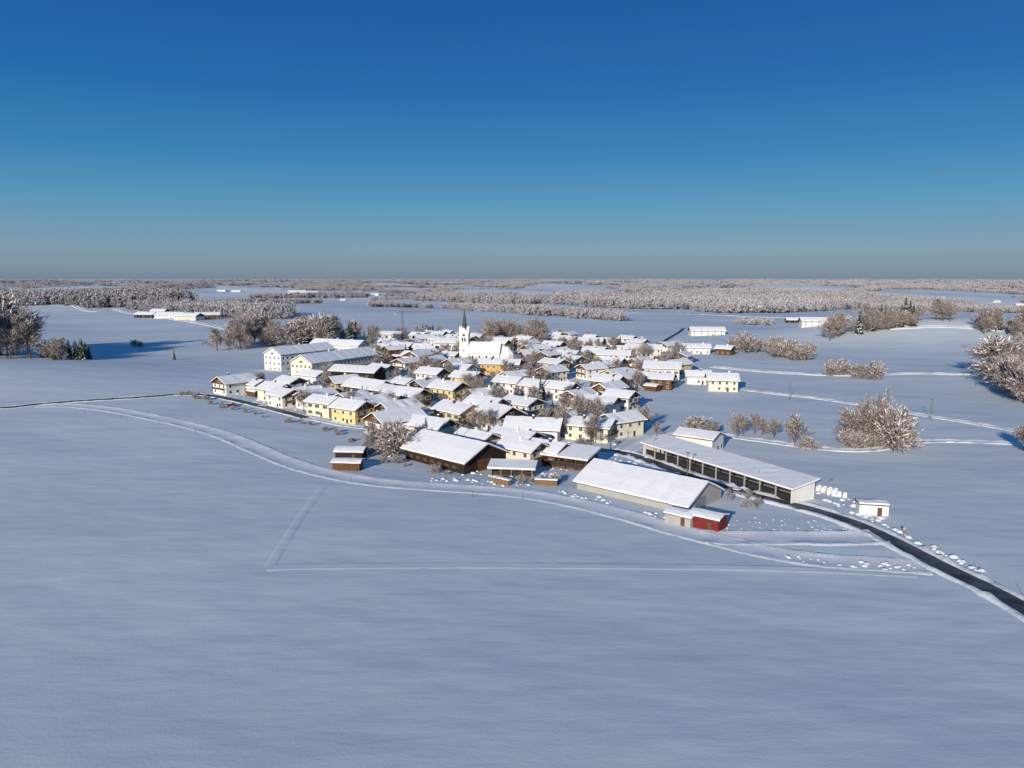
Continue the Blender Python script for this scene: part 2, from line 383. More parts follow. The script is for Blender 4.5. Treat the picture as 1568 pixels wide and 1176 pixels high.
# church
def church():
    p=P(742,560); a=math.radians(-8); e=empty('village_church',p,a); OCC.append((p.x,p.y,26)); OCC.append((p.x-16,p.y,10))
    nl,nw,nh=22,12,9.5; hr=nh+nw/2*1.05
    b=MB(); x,y=nl/2,nw/2
    b.add([(-x,-y,-1),(x,-y,-1),(x,y,-1),(-x,y,-1),(-x,-y,nh),(x,-y,nh),(x,y,nh),(-x,y,nh),(-x,0,hr),(x,0,hr)],[(0,1,5,4),(2,3,7,6),(1,2,6,9,5),(3,0,4,8,7)])
    cw=4.6; ch=8.0; n=[(x,-cw),(x+6,-cw),(x+9,-cw*.45),(x+9,cw*.45),(x+6,cw),(x,cw)]
    vs=[(q[0],q[1],-1) for q in n]+[(q[0],q[1],ch) for q in n]
    b.add(vs,[(k,k+1,k+7,k+6) for k in range(5)])
    b.box(x+1,x+6,-cw-3.5,-cw+.01,-1,4.5); b.box(-3.5,.5,-y-3,-y+.01,-1,4.2)
    for k in range(5): b.box(-x+1.2+k*4.7,-x+1.9+k*4.7,-y-.9,-y+.01,-1,7)
    b.obj('nave_walls',[M['white']],e)
    r=MB(); chevron(r,-x-.4,x+.4,y+.6,nh-.6*1.05,hr,.15,.03); r.obj('nave_roof',[M['tile']],e)
    r=MB(); chevron(r,-x-.44,x+.44,y+.6,nh-.6*1.05,hr,.4,.185,nx=10,jit=.15,seed=4,inset=-.03); r.obj('nave_roof_snow',[M['snow']],e)
    r=MB(); top=(x+5,0,ch+5.2); rt=(x-.2,0,ch+5.2)
    o=[(x-.1,-cw-.4),(x+6.2,-cw-.4),(x+9.5,-cw*.5),(x+9.5,cw*.5),(x+6.2,cw+.4),(x-.1,cw+.4)]
    vs=[(q[0],q[1],ch+.05) for q in o]+[top,rt]
    r.add(vs,[(0,1,6,7),(1,2,6),(2,3,6),(3,4,6),(4,5,7,6),(0,5,4,3,2,1)])
    r.add([(x+.5,-cw-3.9,4.4),(x+6.5,-cw-3.9,4.4),(x+6.5,-cw-.02,6.3),(x+.5,-cw-.02,6.3),(x+.5,-cw-3.9,4.8),(x+6.5,-cw-3.9,4.8),(x+6.5,-cw-.02,6.7),(x+.5,-cw-.02,6.7)],[(4,5,6,7),(0,1,5,4),(1,2,6,5),(3,0,4,7),(0,3,2,1)])
    r.add([(-4,-y-3.4,4.1),(1,-y-3.4,4.1),(1,-y-.02,5.6),(-4,-y-.02,5.6),(-4,-y-3.4,4.5),(1,-y-3.4,4.5),(1,-y-.02,6),(-4,-y-.02,6)],[(4,5,6,7),(0,1,5,4),(1,2,6,5),(3,0,4,7),(0,3,2,1)])
    r.obj('choir_roof_snow',[M['snow']],e)
    g=MB()
    for k in range(4):
        c=-x+3.9+k*4.7
        for s in(-1,1):
            Y=s*(y+.04); pts=[(c-.6,Y,3.5),(c+.6,Y,3.5)]+[(c+.6*math.cos(t),Y,6.6+.9*math.sin(t)) for t in np.linspace(0,math.pi,7)]
            g.add(pts,[tuple(range(len(pts)))])
    for c in(x+2,x+4.6):
        for s in(-1,1):
            Y=s*(cw+.04); pts=[(c-.5,Y,5.0 if s<0 else 3.5),(c+.5,Y,5.0 if s<0 else 3.5)]+[(c+.5*math.cos(t),Y,6.3+.8*math.sin(t)) for t in np.linspace(0,math.pi,7)]
            g.add(pts,[tuple(range(len(pts)))])
    tx=-x-2.6; tw=3.1; th=22
    t=MB(); t.box(tx-tw,tx+tw,-tw,tw,-1,th)
    for zc in(8,14.5): t.box(tx-tw-.15,tx+tw+.15,-tw-.15,tw+.15,zc,zc+.35)
    for (ax,s) in (('x',-1),('x',1),('y',-1),('y',1)):
        if ax=='y': t.add([(tx-tw,s*tw,th),(tx+tw,s*tw,th),(tx,s*tw,th+4.2)],[(0,1,2)])
        else: t.add([(tx+s*tw,-tw,th),(tx+s*tw,tw,th),(tx+s*tw,0,th+4.2)],[(0,1,2)])
    t.obj('tower',[M['white']],e)
    for s in(-1,1):
        for c0 in(-1,1):
            c=c0*.85
            pts=[(tx+c-.5,s*(tw+.05),16.5),(tx+c+.5,s*(tw+.05),16.5)]+[(tx+c+.5*math.cos(q),s*(tw+.05),18.7+.5*math.sin(q)) for q in np.linspace(0,math.pi,6)]
            g.add(pts,[tuple(range(len(pts)))])
            pts=[(tx+s*(tw+.05),c-.5,16.5),(tx+s*(tw+.05),c+.5,16.5)]+[(tx+s*(tw+.05),c+.5*math.cos(q),18.7+.5*math.sin(q)) for q in np.linspace(0,math.pi,6)]
            g.add(pts,[tuple(range(len(pts)))])
        g.box(tx-.3,tx+.3,*sorted((s*(tw+.02),s*(tw+.06))),10,11.3)
    g.obj('windows',[M['glass']],e)
    k=MB()
    for s in(-1,1):
        pts=[(tx+1.0*math.cos(q),s*(tw+.07),21.1+1.0*math.sin(q)) for q in np.linspace(0,2*math.pi,16,endpoint=False)]; k.add(pts,[tuple(range(16))])
        pts=[(tx+s*(tw+.07),1.0*math.cos(q),21.1+1.0*math.sin(q)) for q in np.linspace(0,2*math.pi,16,endpoint=False)]; k.add(pts,[tuple(range(16))])
    k.obj('clock_faces',[M['copper']],e)
    s=MB()
    for ax in(0,1):
        pr=[(-tw-.3,th-.4),(0,th+4.5),(tw+.3,th-.4)]
        vs=[]
        for ee in(-tw-.3,tw+.3):
            for q in pr: vs.append((tx+ee,q[0],q[1]) if ax==0 else (tx+q[0],ee,q[1]))
        s.add(vs,[(0,1,4,3),(1,2,5,4)])
    s.obj('tower_gable_roofs',[M['snow']],e)
    s=MB(); s.cone((tx,0),1.9,.08,th+2.6,th+16.5,8,cap=False,rot=math.pi/8)
    s.obj('spire',[M['copper']],e)
    s=MB(); s.seg((tx,0,th+16.3),(tx,0,th+18.6),.09,.05); s.seg((tx-.5,0,th+17.8),(tx+.5,0,th+17.8),.06,.06); s.cone((tx,0),.3,.3,th+16.3,th+16.8); s.obj('spire_cross',[M['signyel']],e)
church()

D=[
(360,606,17,12,5.6,50,'white','wood','b'),(424,618,15,11,5.6,-35,'cream','wood','b'),(392,606,12,9,4.5,-35,'white','wood',''),
(446,604,14,10,5,-40,'white','darkwood',''),(500,640,14,10,5.8,-35,'cream','wood','bs'),(541,650,14,11,6,-38,'yellow','wood','b'),
(470,618,12,9,4,40,'white','wood',''),(566,612,24,14,5,-40,'darkwood',None,'n'),(548,586,30,13,5,-22,'darkwood',None,'n'),(603,622,14,11,5.8,-42,'white','wood','b'),
(630,628,15,11,5.8,-42,'yellow','wood','bs'),(606,668,19,13,5.6,42,'white','wood','b'),(655,672,20,11,4.4,-40,'cream','wood',''),(702,654,17,13,5.8,-40,'yellow',None,'bs'),
(688,617,16,12,6,-38,'yellow','wood','b'),(662,592,15,11,5.8,-35,'white','wood','b'),(716,598,15,11,5.8,-30,'yellow','wood','b'),(767,577,24,11,6.2,-12,'ochre','wood',''),
(762,660,18,13,6,-50,'white','darkwood','b'),(818,676,20,12,4.4,-12,'white',None,''),(800,642,15,11,5.8,-42,'white','darkwood','b'),(742,628,15,11,5.5,30,'white','wood','b'),
(822,612,14,11,5.6,-35,'white','wood','b'),(845,588,14,11,5.6,40,'cream','wood','b'),(780,606,14,10,5.6,-30,'white','wood',''),(905,676,17,11,5.2,-25,'cream',None,'b'),
(950,670,14,11,5.8,35,'cream','wood','b'),(932,606,15,11,6,-40,'wood','wood','b'),(905,584,14,11,5.8,35,'white','wood','b'),(1014,586,20,14,7,-15,'white','wood','bs'),
(980,574,15,11,6,40,'white','wood','b'),(1105,602,15,12,5.6,-8,'cream','yellow',''),(1068,592,13,9,4.5,-8,'white',None,''),(985,551,26,12,6,-10,'cream',None,''),
(1025,543,20,12,5,40,'white','wood',''),(1066,546,20,11,4.5,-10,'white','darkwood',''),(1110,548,12,9,4.5,-35,'wood','wood',''),(940,560,22,12,5.5,-12,'white','wood',''),
(640,566,16,12,7.5,60,'white','wood','s'),(618,546,18,12,6,-20,'white',None,''),(590,537,18,11,5,-20,'white','wood',''),(655,533,24,12,6,30,'white','darkwood',''),
(688,545,22,13,8,-5,'white',None,''),(600,525,22,11,5,-10,'white','wood',''),(820,552,18,12,6.5,35,'cream','wood','b'),(848,545,16,11,6,-30,'yellow','wood','b'),
(905,538,20,12,6,-15,'white','wood',''),(870,560,15,11,5.8,-35,'white','darkwood','b'),(860,616,14,10,5.6,-40,'white','wood','b'),(885,628,14,11,5.6,45,'pink','wood','b'),
(920,640,14,11,5.6,-30,'white','wood',''),(585,583,15,11,5,-35,'cream','wood',''),(700,575,14,11,6,40,'white','wood','b'),(570,560,15,10,6,-60,'white','wood',''),
(480,590,16,10,4,-35,'white','wood',''),(800,715,13,9,5.4,-42,'cream','darkwood','b'),(840,712,12,9,4.4,-42,'wood','wood',''),(790,690,16,10,4,-42,'white','darkwood',''),
(730,690,14,9,3.4,-45,'cream','wood',''),(1000,590,12,9,3,-15,'white',None,''),
]
for i,(u,v,L,W,h,dg,wl,gb,op) in enumerate(D):
    nm={'darkwood':'timber_barn','wood':'chalet_house','yellow':'yellow_house','cream':'cream_house','white':'white_house','ochre':'ochre_inn','pink':'salmon_house','redwood':'red_shed'}[wl]
    p=P(u,v-5)
    house(nm,p,math.radians(dg+rnd.uniform(-6,6)),L,W,h+.4,wl,gable=gb,pitch=rnd.uniform(21,27),balc='b' in op,shut='s' in op,wins='n' not in op,floors=2 if h>4.6 else 1,chim='n' not in op,snowt=rnd.uniform(.34,.48))
open_shed('cart_shed',P(874,714),math.radians(-30),15,9,4.0,4,10,'redwood','wood','wood')
open_shed('cart_shed',P(785,727),math.radians(-8),13,5,2.6,4,8,'palewood','palewood','wood')
house('hay_shed',P(538,701),math.radians(-4),9,6,2.6,'darkwood',pitch=16,over=.6,gable=None,wins=False,chim=False)
house('hay_shed',P(533,718),math.radians(-4),8.5,4.5,2.4,'wood',pitch=12,over=.6,gable=None,wins=False,chim=False)
house('garden_shed',P(1045,800),math.radians(-42),7,5,2.3,'grey',pitch=14,over=.4,gable=None,wins=False,chim=False)
house('red_shed',P(1084,806),math.radians(-38),7.5,5.5,2.8,'red',pitch=14,over=.4,gable=None,wins=False,chim=False)
house('site_container',P(1335,786),math.radians(-12),7,3.4,2.6,'white',pitch=5,over=.15,gable=None,wins=False,chim=False)
for (u,v,L,W,h,dg,wl) in [(225,486,34,16,5,-15,'darkwood'),(262,487,44,18,5,-10,'white'),(290,490,40,18,6,-20,'cream'),(318,488,34,16,6,20,'wood'),(245,481,30,14,6,-15,'white'),
    (1082,513,34,15,5,-4,'white'),(1246,499,26,14,6,-10,'white'),(1216,494,22,13,4,-10,'darkwood'),(340,446,70,30,7,-5,'white'),(362,447,60,26,7,5,'white'),(455,449,90,35,8,0,'white'),(478,450,70,30,8,10,'white'),
    (482,463,26,16,5,-10,'white'),(525,460,24,14,5,10,'white'),(1375,459,40,20,8,-10,'cream'),(1395,460,40,20,8,10,'white'),(1412,462,40,20,7,0,'white'),(1455,463,34,18,7,-10,'white'),(1440,458,34,18,7,-10,'wood'),
    (1525,463,34,18,7,10,'cream'),(1560,468,30,16,7,-10,'white'),(710,452,40,18,7,-10,'white'),(575,452,40,18,7,-10,'white'),(985,450,40,18,7,8,'cream')]:
    house('farmhouse',P(u,v),math.radians(dg),L,W,h,wl,gable='wood' if wl!='darkwood' else None,chim=False,snowt=.5,winstep=6)

def inpoly(x,y,poly):
    c=False; n=len(poly)
    for i in range(n):
        x1,y1=poly[i]; x2,y2=poly[(i+1)%n]
        if (y1>y)!=(y2>y) and x<(x2-x1)*(y-y1)/(y2-y1)+x1: c=not c
    return c
VILL=[(335,600),(420,622),(530,652),(600,678),(700,700),(770,712),(900,700),(955,678),(950,640),(985,602),(1040,592),(1060,548),(960,526),(860,520),(600,517),(555,540),(575,575),(480,598),(400,592)]
VW=[(P(*p).x,P(*p).y) for p in VILL]
xs=[p[0] for p in VW]; ys=[p[1] for p in VW]
def free(x,y,r,roads=True,k=.62):
    for (a,b,c) in OCC:
        if (a-x)**2+(b-y)**2<(k*(c+r))**2+0: return False
    if roads:
        for (a,b,c) in ROADPTS:
            if (a-x)**2+(b-y)**2<(c+r*.4)**2: return False
    return True
cnt=0
for _ in range(9000):
    x=rnd.uniform(min(xs),max(xs)); y=rnd.uniform(min(ys),max(ys))
    if not inpoly(x,y,VW): continue
    small=rnd.random()<.3
    L=rnd.uniform(6,8) if small else rnd.uniform(11,17); W=rnd.uniform(4.5,6) if small else rnd.uniform(9,11.5)
    if not free(x,y,math.hypot(L,W)/2,True,.80): continue
    wl=rnd.choice(['white','white','cream','yellow','cream','white','wood','yellow','pink'])
    dg=rnd.choice([-40,-40,-35,45,50,-15])+rnd.uniform(-8,8)
    if small: house('garden_shed',(x,y),math.radians(dg),L,W,2.5,rnd.choice(['wood','white','wood','cream']),gable='wood',pitch=20,over=.4,wins=False,chim=False)
    else: house({'white':'white_house','cream':'cream_house','yellow':'yellow_house','wood':'chalet_house','pink':'salmon_house'}[wl],(x,y),math.radians(dg),L,W,rnd.uniform(5.4,6.6),wl,gable=rnd.choice(['wood','wood','darkwood',None]),pitch=rnd.uniform(21,28),balc=rnd.random()<.6,shut=rnd.random()<.2,snowt=rnd.uniform(.34,.48))
    cnt+=1
    if cnt>115: break
print('infill',cnt)

# ------------------------------------------------------------------ trees
def decid(seed,h,cr,ntw,tl=.8,tw=.09,lim=9,frostf=.55,whitef=.2,low=.18):
    r=random.Random(seed); b=MB()
    th=h*low; lean=Vector((r.uniform(-.06,.06)*h,r.uniform(-.06,.06)*h,0))
    top=Vector((0,0,h*.74))+lean; r0=h*.02
    b.seg((0,0,-.5),lean*.3+Vector((0,0,th)),r0*1.3,r0,6,0); b.seg(lean*.3+Vector((0,0,th)),top,r0,r0*.3,5,0)
    segs=[]
    for i in range(lim):
        t=(i+r.uniform(0,.8))/lim*.95; s=(lean*.3+Vector((0,0,th))).lerp(top,t); az=i*2.4+r.uniform(-.5,.5)
        ln=cr*r.uniform(.7,1.15)*(1-.5*t); el=r.uniform(.1,.7)+t*.5
        d=Vector((math.cos(az)*math.cos(el),math.sin(az)*math.cos(el),math.sin(el)))
        m=s+d*ln*.55; d2=(d+Vector((r.uniform(-.3,.3),r.uniform(-.3,.3),r.uniform(-.05,.45)))).normalized(); e=m+d2*ln*.6
        b.seg(s,m,r0*.5,r0*.3,4,0); b.seg(m,e,r0*.3,r0*.08,3,0); segs+=[(m,e),(s.lerp(m,.4),m)]
        for k in range(4):
            q=s.lerp(m,r.uniform(.3,1)) if r.random()<.5 else m.lerp(e,r.uniform(0,.8))
            d3=(d+Vector((r.uniform(-.9,.9),r.uniform(-.9,.9),r.uniform(-.4,.8)))).normalized(); f=q+d3*ln*r.uniform(.3,.5)
            b.seg(q,f,r0*.16,r0*.05,3,0); segs.append((q,f))
    segs.append((top-Vector((0,0,h*.1)),Vector((lean.x,lean.y,h*.97))))
    for i in range(ntw):
        s=r.choice(segs); q=s[0].lerp(s[1],r.uniform(.05,1.05)); g=cr*.10
        q=q+Vector((r.gauss(0,g),r.gauss(0,g),r.gauss(0,g)))
        if q.z<h*.08: continue
        out=(q-Vector((lean.x,lean.y,h*.4))).normalized()
        d=(out+Vector((r.gauss(0,.6),r.gauss(0,.6),r.gauss(0.1,.6)))).normalized()
        o=d.orthogonal(); o.rotate(Matrix.Rotation(r.uniform(0,6.28),3,d)); o=o.normalized()*tw*r.uniform(.6,1.5)
        l=tl*r.uniform(.5,1.3); z=(q.z/h)
        x=r.random(); mi=3 if x<whitef*(.4+z*1.1) else (2 if x<whitef+frostf else 1)
        b.add([q-o,q+o,q+d*l],[(0,1,2)],mi)
    return b
def conif(seed,h,snowf=.45,lv=16,nb=11):
    r=random.Random(seed); b=MB(); b.seg((0,0,-.5),(0,0,h*.98),h*.016,h*.002,6,0)
    for i in range(lv):
        t=(i+r.uniform(-.2,.2))/lv; z=h*(.08+.9*t); rad=h*.19*(1-t)**.85+.15
        for k in range(nb):
            a=k*6.283/nb+r.uniform(-.3,.3)+i; l=rad*r.uniform(.65,1.2); w=rad*.30*r.uniform(.7,1.3)+.08
            c,s=math.cos(a),math.sin(a); zt=z+r.uniform(-.3,.3); dz=-l*r.uniform(.25,.55)
            p0=(c*.05,s*.05,zt+.2); mid=l*.6
            pl=(c*mid-s*w,s*mid+c*w,zt+dz*.6-.15*l); pr=(c*mid+s*w,s*mid-c*w,zt+dz*.6-.15*l); pe=(c*l,s*l,zt+dz); pm=(c*mid,s*mid,zt+dz*.45)
            b.add([p0,pl,pe,pm,pr],[(0,1,3),(1,2,3),(2,4,3),(4,0,3)],1)
            if r.random()<snowf:
                u=.06+.02*h*.1; f=.75
                q=[(x_*f+c*l*.12,y_*f+s*l*.12,z_+u*2) for (x_,y_,z_) in (pl,pe,pm,pr)]
                b.add(q,[(0,1,2),(1,3,2)],2)
    return b
TM=[M['bark'],M['twig'],M['frost'],M['frostw']]
CM=[M['bark'],M['needle'],M['frostw']]
DEC=[decid(s,10,4.2+.5*(s%3),4300,tl=.75,tw=.045,lim=11+s%3,frostf=.38+.06*(s%3),whitef=.12).mesh('frosted_tree_mesh',TM) for s in range(6)]
BUSH=[decid(40+s,10,6.5,2400,tl=1.4,tw=.12,lim=14,frostf=.42,whitef=.2,low=.05).mesh('snowy_shrub_mesh',TM) for s in range(3)]
CON=[conif(70+s,10,.3).mesh('spruce_mesh',CM) for s in range(3)]
def tree(me,name,loc,h,wid=1.0):
    o=bpy.data.objects.new(name,me); COL.objects.link(o); s=h/10.
    o.location=(loc[0],loc[1],H(loc[0],loc[1])); o.scale=(s*wid,s*wid*rnd.uniform(.9,1.1),s); o.rotation_euler=(0,0,rnd.uniform(0,6.28)); return o
def trees(lst):
    for (u,v,hpx,k) in lst:
        p=P(u,v); dist=math.hypot(p.x,p.y); h=hpx*dist/F
        if k=='d': tree(rnd.choice(DEC),'frosted_tree',p,h,rnd.uniform(.8,1.15))
        elif k=='c': tree(rnd.choice(CON),'spruce_tree',p,h,rnd.uniform(.9,1.2))
        else: tree(rnd.choice(BUSH),'snowy_shrub',p,h,rnd.uniform(1.0,1.4))
def scatter(poly,n,hpx,kinds):
    us=[p[0] for p in poly]; vs=[p[1] for p in poly]; L=[];t=0
    while len(L)<n and t<n*50:
        t+=1
        u=rnd.uniform(min(us),max(us)); v=rnd.uniform(min(vs),max(vs))
        if inpoly(u,v,poly): L.append((u,v,rnd.uniform(*hpx),rnd.choice(kinds)))
    trees(L)
scatter([(-60,540),(52,545),(50,550),(-60,552)],20,(36,72),'dddb')
scatter([(66,546),(140,547),(138,552),(66,552)],30,(16,32),'ccccd')
trees([(267,551,16,'c'),(206,531,9,'b'),(215,531,7,'b'),(28,540,60,'d')])
scatter([(330,540),(400,535),(450,530),(540,528),(545,520),(420,520),(335,530)],40,(18,42),'dddb')
scatter([(530,528),(575,526),(575,520),(535,520)],9,(18,30),'cccd')
scatter([(735,528),(835,532),(835,522),(740,518)],26,(20,36),'ddd')
scatter([(600,520),(700,518),(700,512),(610,510)],12,(12,20),'ddc')
scatter([(1262,524),(1300,515),(1350,508),(1420,498),(1418,492),(1350,498),(1280,510)],44,(16,38),'dddccb')
scatter([(1432,492),(1460,494),(1460,488),(1434,487)],7,(18,30),'dd')
scatter([(1500,512),(1600,520),(1600,500),(1505,502)],26,(16,32),'dddc')
scatter([(1120,538),(1160,545),(1238,556),(1238,549),(1165,536),(1122,532)],30,(8,24),'ddbb')
scatter([(1268,577),(1342,583),(1340,576),(1272,572)],13,(8,24),'dbb')
scatter([(1505,575),(1540,605),(1600,640),(1640,610),(1560,560)],30,(26,52),'dddbc')
scatter([(1115,668),(1185,672),(1185,664),(1118,662)],6,(18,36),'d')
trees([(1217,682,46,'d'),(1235,688,18,'b'),(1250,690,12,'b')])
scatter([(1285,683),(1340,692),(1400,684),(1395,672),(1300,672)],15,(18,50),'dddbb')
trees([(1368,686,30,'b'),(1310,688,24,'b'),(1345,684,72,'d'),(1320,680,62,'d'),(1568,690,34,'d'),(1580,700,40,'d')])
scatter([(1062,668),(1102,670),(1102,664),(1062,662)],5,(18,28),'ddb')
scatter([(562,690),(615,700),(612,688),(566,680)],8,(26,42),'ddb')
scatter([(1120,775),(1180,785),(1160,770),(1110,760)],6,(10,24),'ddb')
trees([(985,660,38,'d'),(1005,668,24,'d'),(860,672,54,'d'),(885,650,50,'d'),(640,640,40,'d'),(650,700,20,'b'),(760,630,44,'d'),(915,655,50,'d'),(845,655,34,'d')])
n=0
for _ in range(8000):
    x=rnd.uniform(min(xs)-15,max(xs)+15); y=rnd.uniform(min(ys)-15,max(ys)+25)
    if not inpoly(x,y,VW) : continue
    if not free(x,y,3,True,.66): continue
    q=rnd.random()
    if q<.52: tree(rnd.choice(DEC),'frosted_tree',(x,y),rnd.uniform(5,12))
    elif q<.92: tree(rnd.choice(BUSH),'snowy_shrub',(x,y),rnd.uniform(1.4,3.6),1.3)
    else: tree(rnd.choice(CON),'spruce_tree',(x,y),rnd.uniform(7,12))
    OCC.append((x,y,2)); n+=1
    if n>350: break
print('village trees',n)
edge=path([(278,606),(330,622),(400,640),(470,655),(520,668),(560,690),(600,715),(690,728),(745,738),(820,742),(870,752)],4.0)
for p in edge:
    if rnd.random()<.7: tree(rnd.choice(BUSH),'snowy_shrub',(p.x+rnd.uniform(-2,2),p.y+rnd.uniform(-1,5)),rnd.uniform(1.0,2.8),1.4)

# ------------------------------------------------------------------ distant forests (instanced)
def clump(seed,n,size,kinds):
    r=random.Random(seed); b=MB()
    for i in range(n):
        x,y=r.uniform(-size/2,size/2),r.uniform(-size/2,size/2); h=r.uniform(9,17)
        if r.random()<kinds:
            c=conif(seed*100+i,h,.4,7,6); mm={0:0,1:3,2:2}
        else:
            c=decid(seed*100+i,h,h*.34,230,tl=2.0,tw=.3,lim=6,frostf=.55,whitef=.12,low=.12); mm={0:1,1:1,2:2,3:4}
        o=len(b.v); b.v+=[(v[0]+x,v[1]+y,v[2]) for v in c.v]; b.f+=[tuple(k+o for k in f) for f in c.f]; b.m+=[mm[k] for k in c.m]
    return b
FM=[M['bark'],M['fartwig_haze'],M['farfrost_haze'],M['needle'],M['frostw']]
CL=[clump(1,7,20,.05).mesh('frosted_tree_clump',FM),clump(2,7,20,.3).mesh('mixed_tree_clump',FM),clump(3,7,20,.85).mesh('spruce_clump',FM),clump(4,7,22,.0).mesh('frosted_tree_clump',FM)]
def forest(name,pts,ci):
    if not pts: return
    b=MB()
    for (x,y,s) in pts:
        a=rnd.uniform(0,6.28); c,sn=math.cos(a)*s/2,math.sin(a)*s/2; z=H(x,y)-.3
        b.add([(x+c,y+sn,z),(x-sn,y+c,z),(x-c,y-sn,z),(x+sn,y-c,z)],[(0,1,2,3)])
    o=b.obj(name,[M['bark']]); o.instance_type='FACES'; o.use_instance_faces_scale=True; o.instance_faces_scale=1.0
    o.show_instancer_for_render=False; o.show_instancer_for_viewport=False
    c=bpy.data.objects.new('tree_clump',CL[ci]); COL.objects.link(c); c.parent=o
def forest_poly(name,poly,spacing,mix,scale=1.0,thr=-.25):
    W_=[P(*p) for p in poly]; W2=[(p.x,p.y) for p in W_]
    x0,x1=min(p[0] for p in W2),max(p[0] for p in W2); y0,y1=min(p[1] for p in W2),max(p[1] for p in W2)
    sets={}
    nx=int((x1-x0)/spacing)+1; ny=int((y1-y0)/spacing)+1
    for i in range(nx):
        for j in range(ny):
            x=x0+(i+rnd.uniform(-.1,1.1))*spacing; y=y0+(j+rnd.uniform(-.1,1.1))*spacing
            if not inpoly(x,y,W2): continue
            if noise.noise(Vector((x*.004,y*.004,2)))<thr: continue
            sets.setdefault(rnd.choice(mix),[]).append((x,y,1.414*scale*rnd.uniform(.6,1.25)))
    t=0
    for k,p in sets.items(): forest(name,p,k); t+=len(p)
    print(name,t)
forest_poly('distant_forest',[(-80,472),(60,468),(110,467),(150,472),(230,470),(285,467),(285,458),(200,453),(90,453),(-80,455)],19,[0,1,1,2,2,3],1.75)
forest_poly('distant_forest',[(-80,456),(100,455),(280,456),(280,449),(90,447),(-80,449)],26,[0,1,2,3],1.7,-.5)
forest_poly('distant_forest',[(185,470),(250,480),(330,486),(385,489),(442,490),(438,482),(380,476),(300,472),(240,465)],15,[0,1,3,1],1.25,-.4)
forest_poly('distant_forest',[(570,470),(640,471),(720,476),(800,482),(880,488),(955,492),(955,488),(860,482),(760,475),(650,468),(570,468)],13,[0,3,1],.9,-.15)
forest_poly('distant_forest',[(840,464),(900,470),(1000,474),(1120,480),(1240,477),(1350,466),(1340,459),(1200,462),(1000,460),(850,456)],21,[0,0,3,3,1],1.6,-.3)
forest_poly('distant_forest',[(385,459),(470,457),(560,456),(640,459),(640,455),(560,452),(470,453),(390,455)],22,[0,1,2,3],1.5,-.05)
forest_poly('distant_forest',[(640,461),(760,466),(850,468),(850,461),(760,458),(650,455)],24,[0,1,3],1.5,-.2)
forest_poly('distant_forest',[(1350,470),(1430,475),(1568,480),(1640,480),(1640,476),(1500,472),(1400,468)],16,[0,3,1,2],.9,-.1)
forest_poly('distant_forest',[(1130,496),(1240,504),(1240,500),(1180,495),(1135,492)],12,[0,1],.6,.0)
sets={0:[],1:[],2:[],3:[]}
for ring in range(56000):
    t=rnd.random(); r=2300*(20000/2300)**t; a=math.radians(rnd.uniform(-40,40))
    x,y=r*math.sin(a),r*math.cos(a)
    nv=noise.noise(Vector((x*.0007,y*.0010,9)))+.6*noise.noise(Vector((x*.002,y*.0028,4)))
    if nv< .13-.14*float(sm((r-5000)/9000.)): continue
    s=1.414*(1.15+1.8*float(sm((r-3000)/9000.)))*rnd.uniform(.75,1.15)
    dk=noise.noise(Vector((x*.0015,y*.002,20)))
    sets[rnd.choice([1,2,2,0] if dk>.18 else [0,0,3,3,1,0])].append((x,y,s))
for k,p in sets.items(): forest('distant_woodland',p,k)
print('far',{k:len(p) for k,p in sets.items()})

# ------------------------------------------------------------------ small things
def lumps(name,pts,rng,mat='snowbank',seed=3):
    r=random.Random(seed); b=MB()
    for (x,y) in pts:
        s=r.uniform(*rng); z=H(x,y); n=7; vs=[];fs=[]
        for k in range(n):
            a=6.283*k/n; q=s*r.uniform(.75,1.25); vs.append((x+q*math.cos(a),y+q*math.sin(a),z-.05))
        for k in range(n):
            a=6.283*k/n; q=s*r.uniform(.5,.85); vs.append((x+q*math.cos(a),y+q*math.sin(a),z+s*r.uniform(.3,.5)))
        vs.append((x,y,z+s*r.uniform(.45,.7)))
        for k in range(n): fs+= [(k,(k+1)%n,n+(k+1)%n,n+k),(n+k,n+(k+1)%n,2*n)]
        b.add(vs,fs)
    b.obj(name,[M[mat]],smooth=True)
rp=path([(1500,880),(1440,850),(1400,830),(1340,802),(1290,780),(1250,762)],1.0)
lumps('snow_heaps',[(p.x+rnd.gauss(1.0,.8),p.y+rnd.gauss(.5,.8)) for p in rp if noise.noise(Vector((p.x*.12,p.y*.12,1)))>-.15],(.3,1.1))
rp=path([(1250,756),(1290,768),(1330,790),(1350,795)],1.5)
lumps('snow_heaps',[(p.x+rnd.uniform(-2,5),p.y+rnd.uniform(-3,3)) for p in rp],(.4,1.3))
rp=path([(650,736),(740,740),(820,748),(880,761),(950,776),(1000,790),(1060,806)],.9)
lumps('snow_heaps',[(p.x+rnd.gauss(0,1),p.y+rnd.gauss(1.5,1.3)) for p in rp if noise.noise(Vector((p.x*.08,p.y*.08,6)))>.05],(.25,.9))
def field(poly,n):
    us=[p[0] for p in poly]; vs=[p[1] for p in poly]; o=[]
    while len(o)<n:
        u=rnd.uniform(min(us),max(us)); v=rnd.uniform(min(vs),max(vs))
        if inpoly(u,v,poly): p=P(u,v); o.append((p.x,p.y))
    return o
lumps('snow_clods',field([(540,785),(610,790),(600,805),(545,800)],8)+field([(820,780),(870,790),(860,800),(815,795)],4),(.06,.15),'ground')
lumps('snow_clods',field([(1110,790),(1320,800),(1330,820),(1110,815)],70),(.12,.35))
lumps('snow_heaps',field([(1190,850),(1400,866),(1412,878),(1250,866)],30),(.3,.8),'snowtrack')
lumps('snow_heaps',field([(560,690),(700,728),(860,735),(980,760),(1000,700),(900,690),(770,715)],160),(.3,1.0))
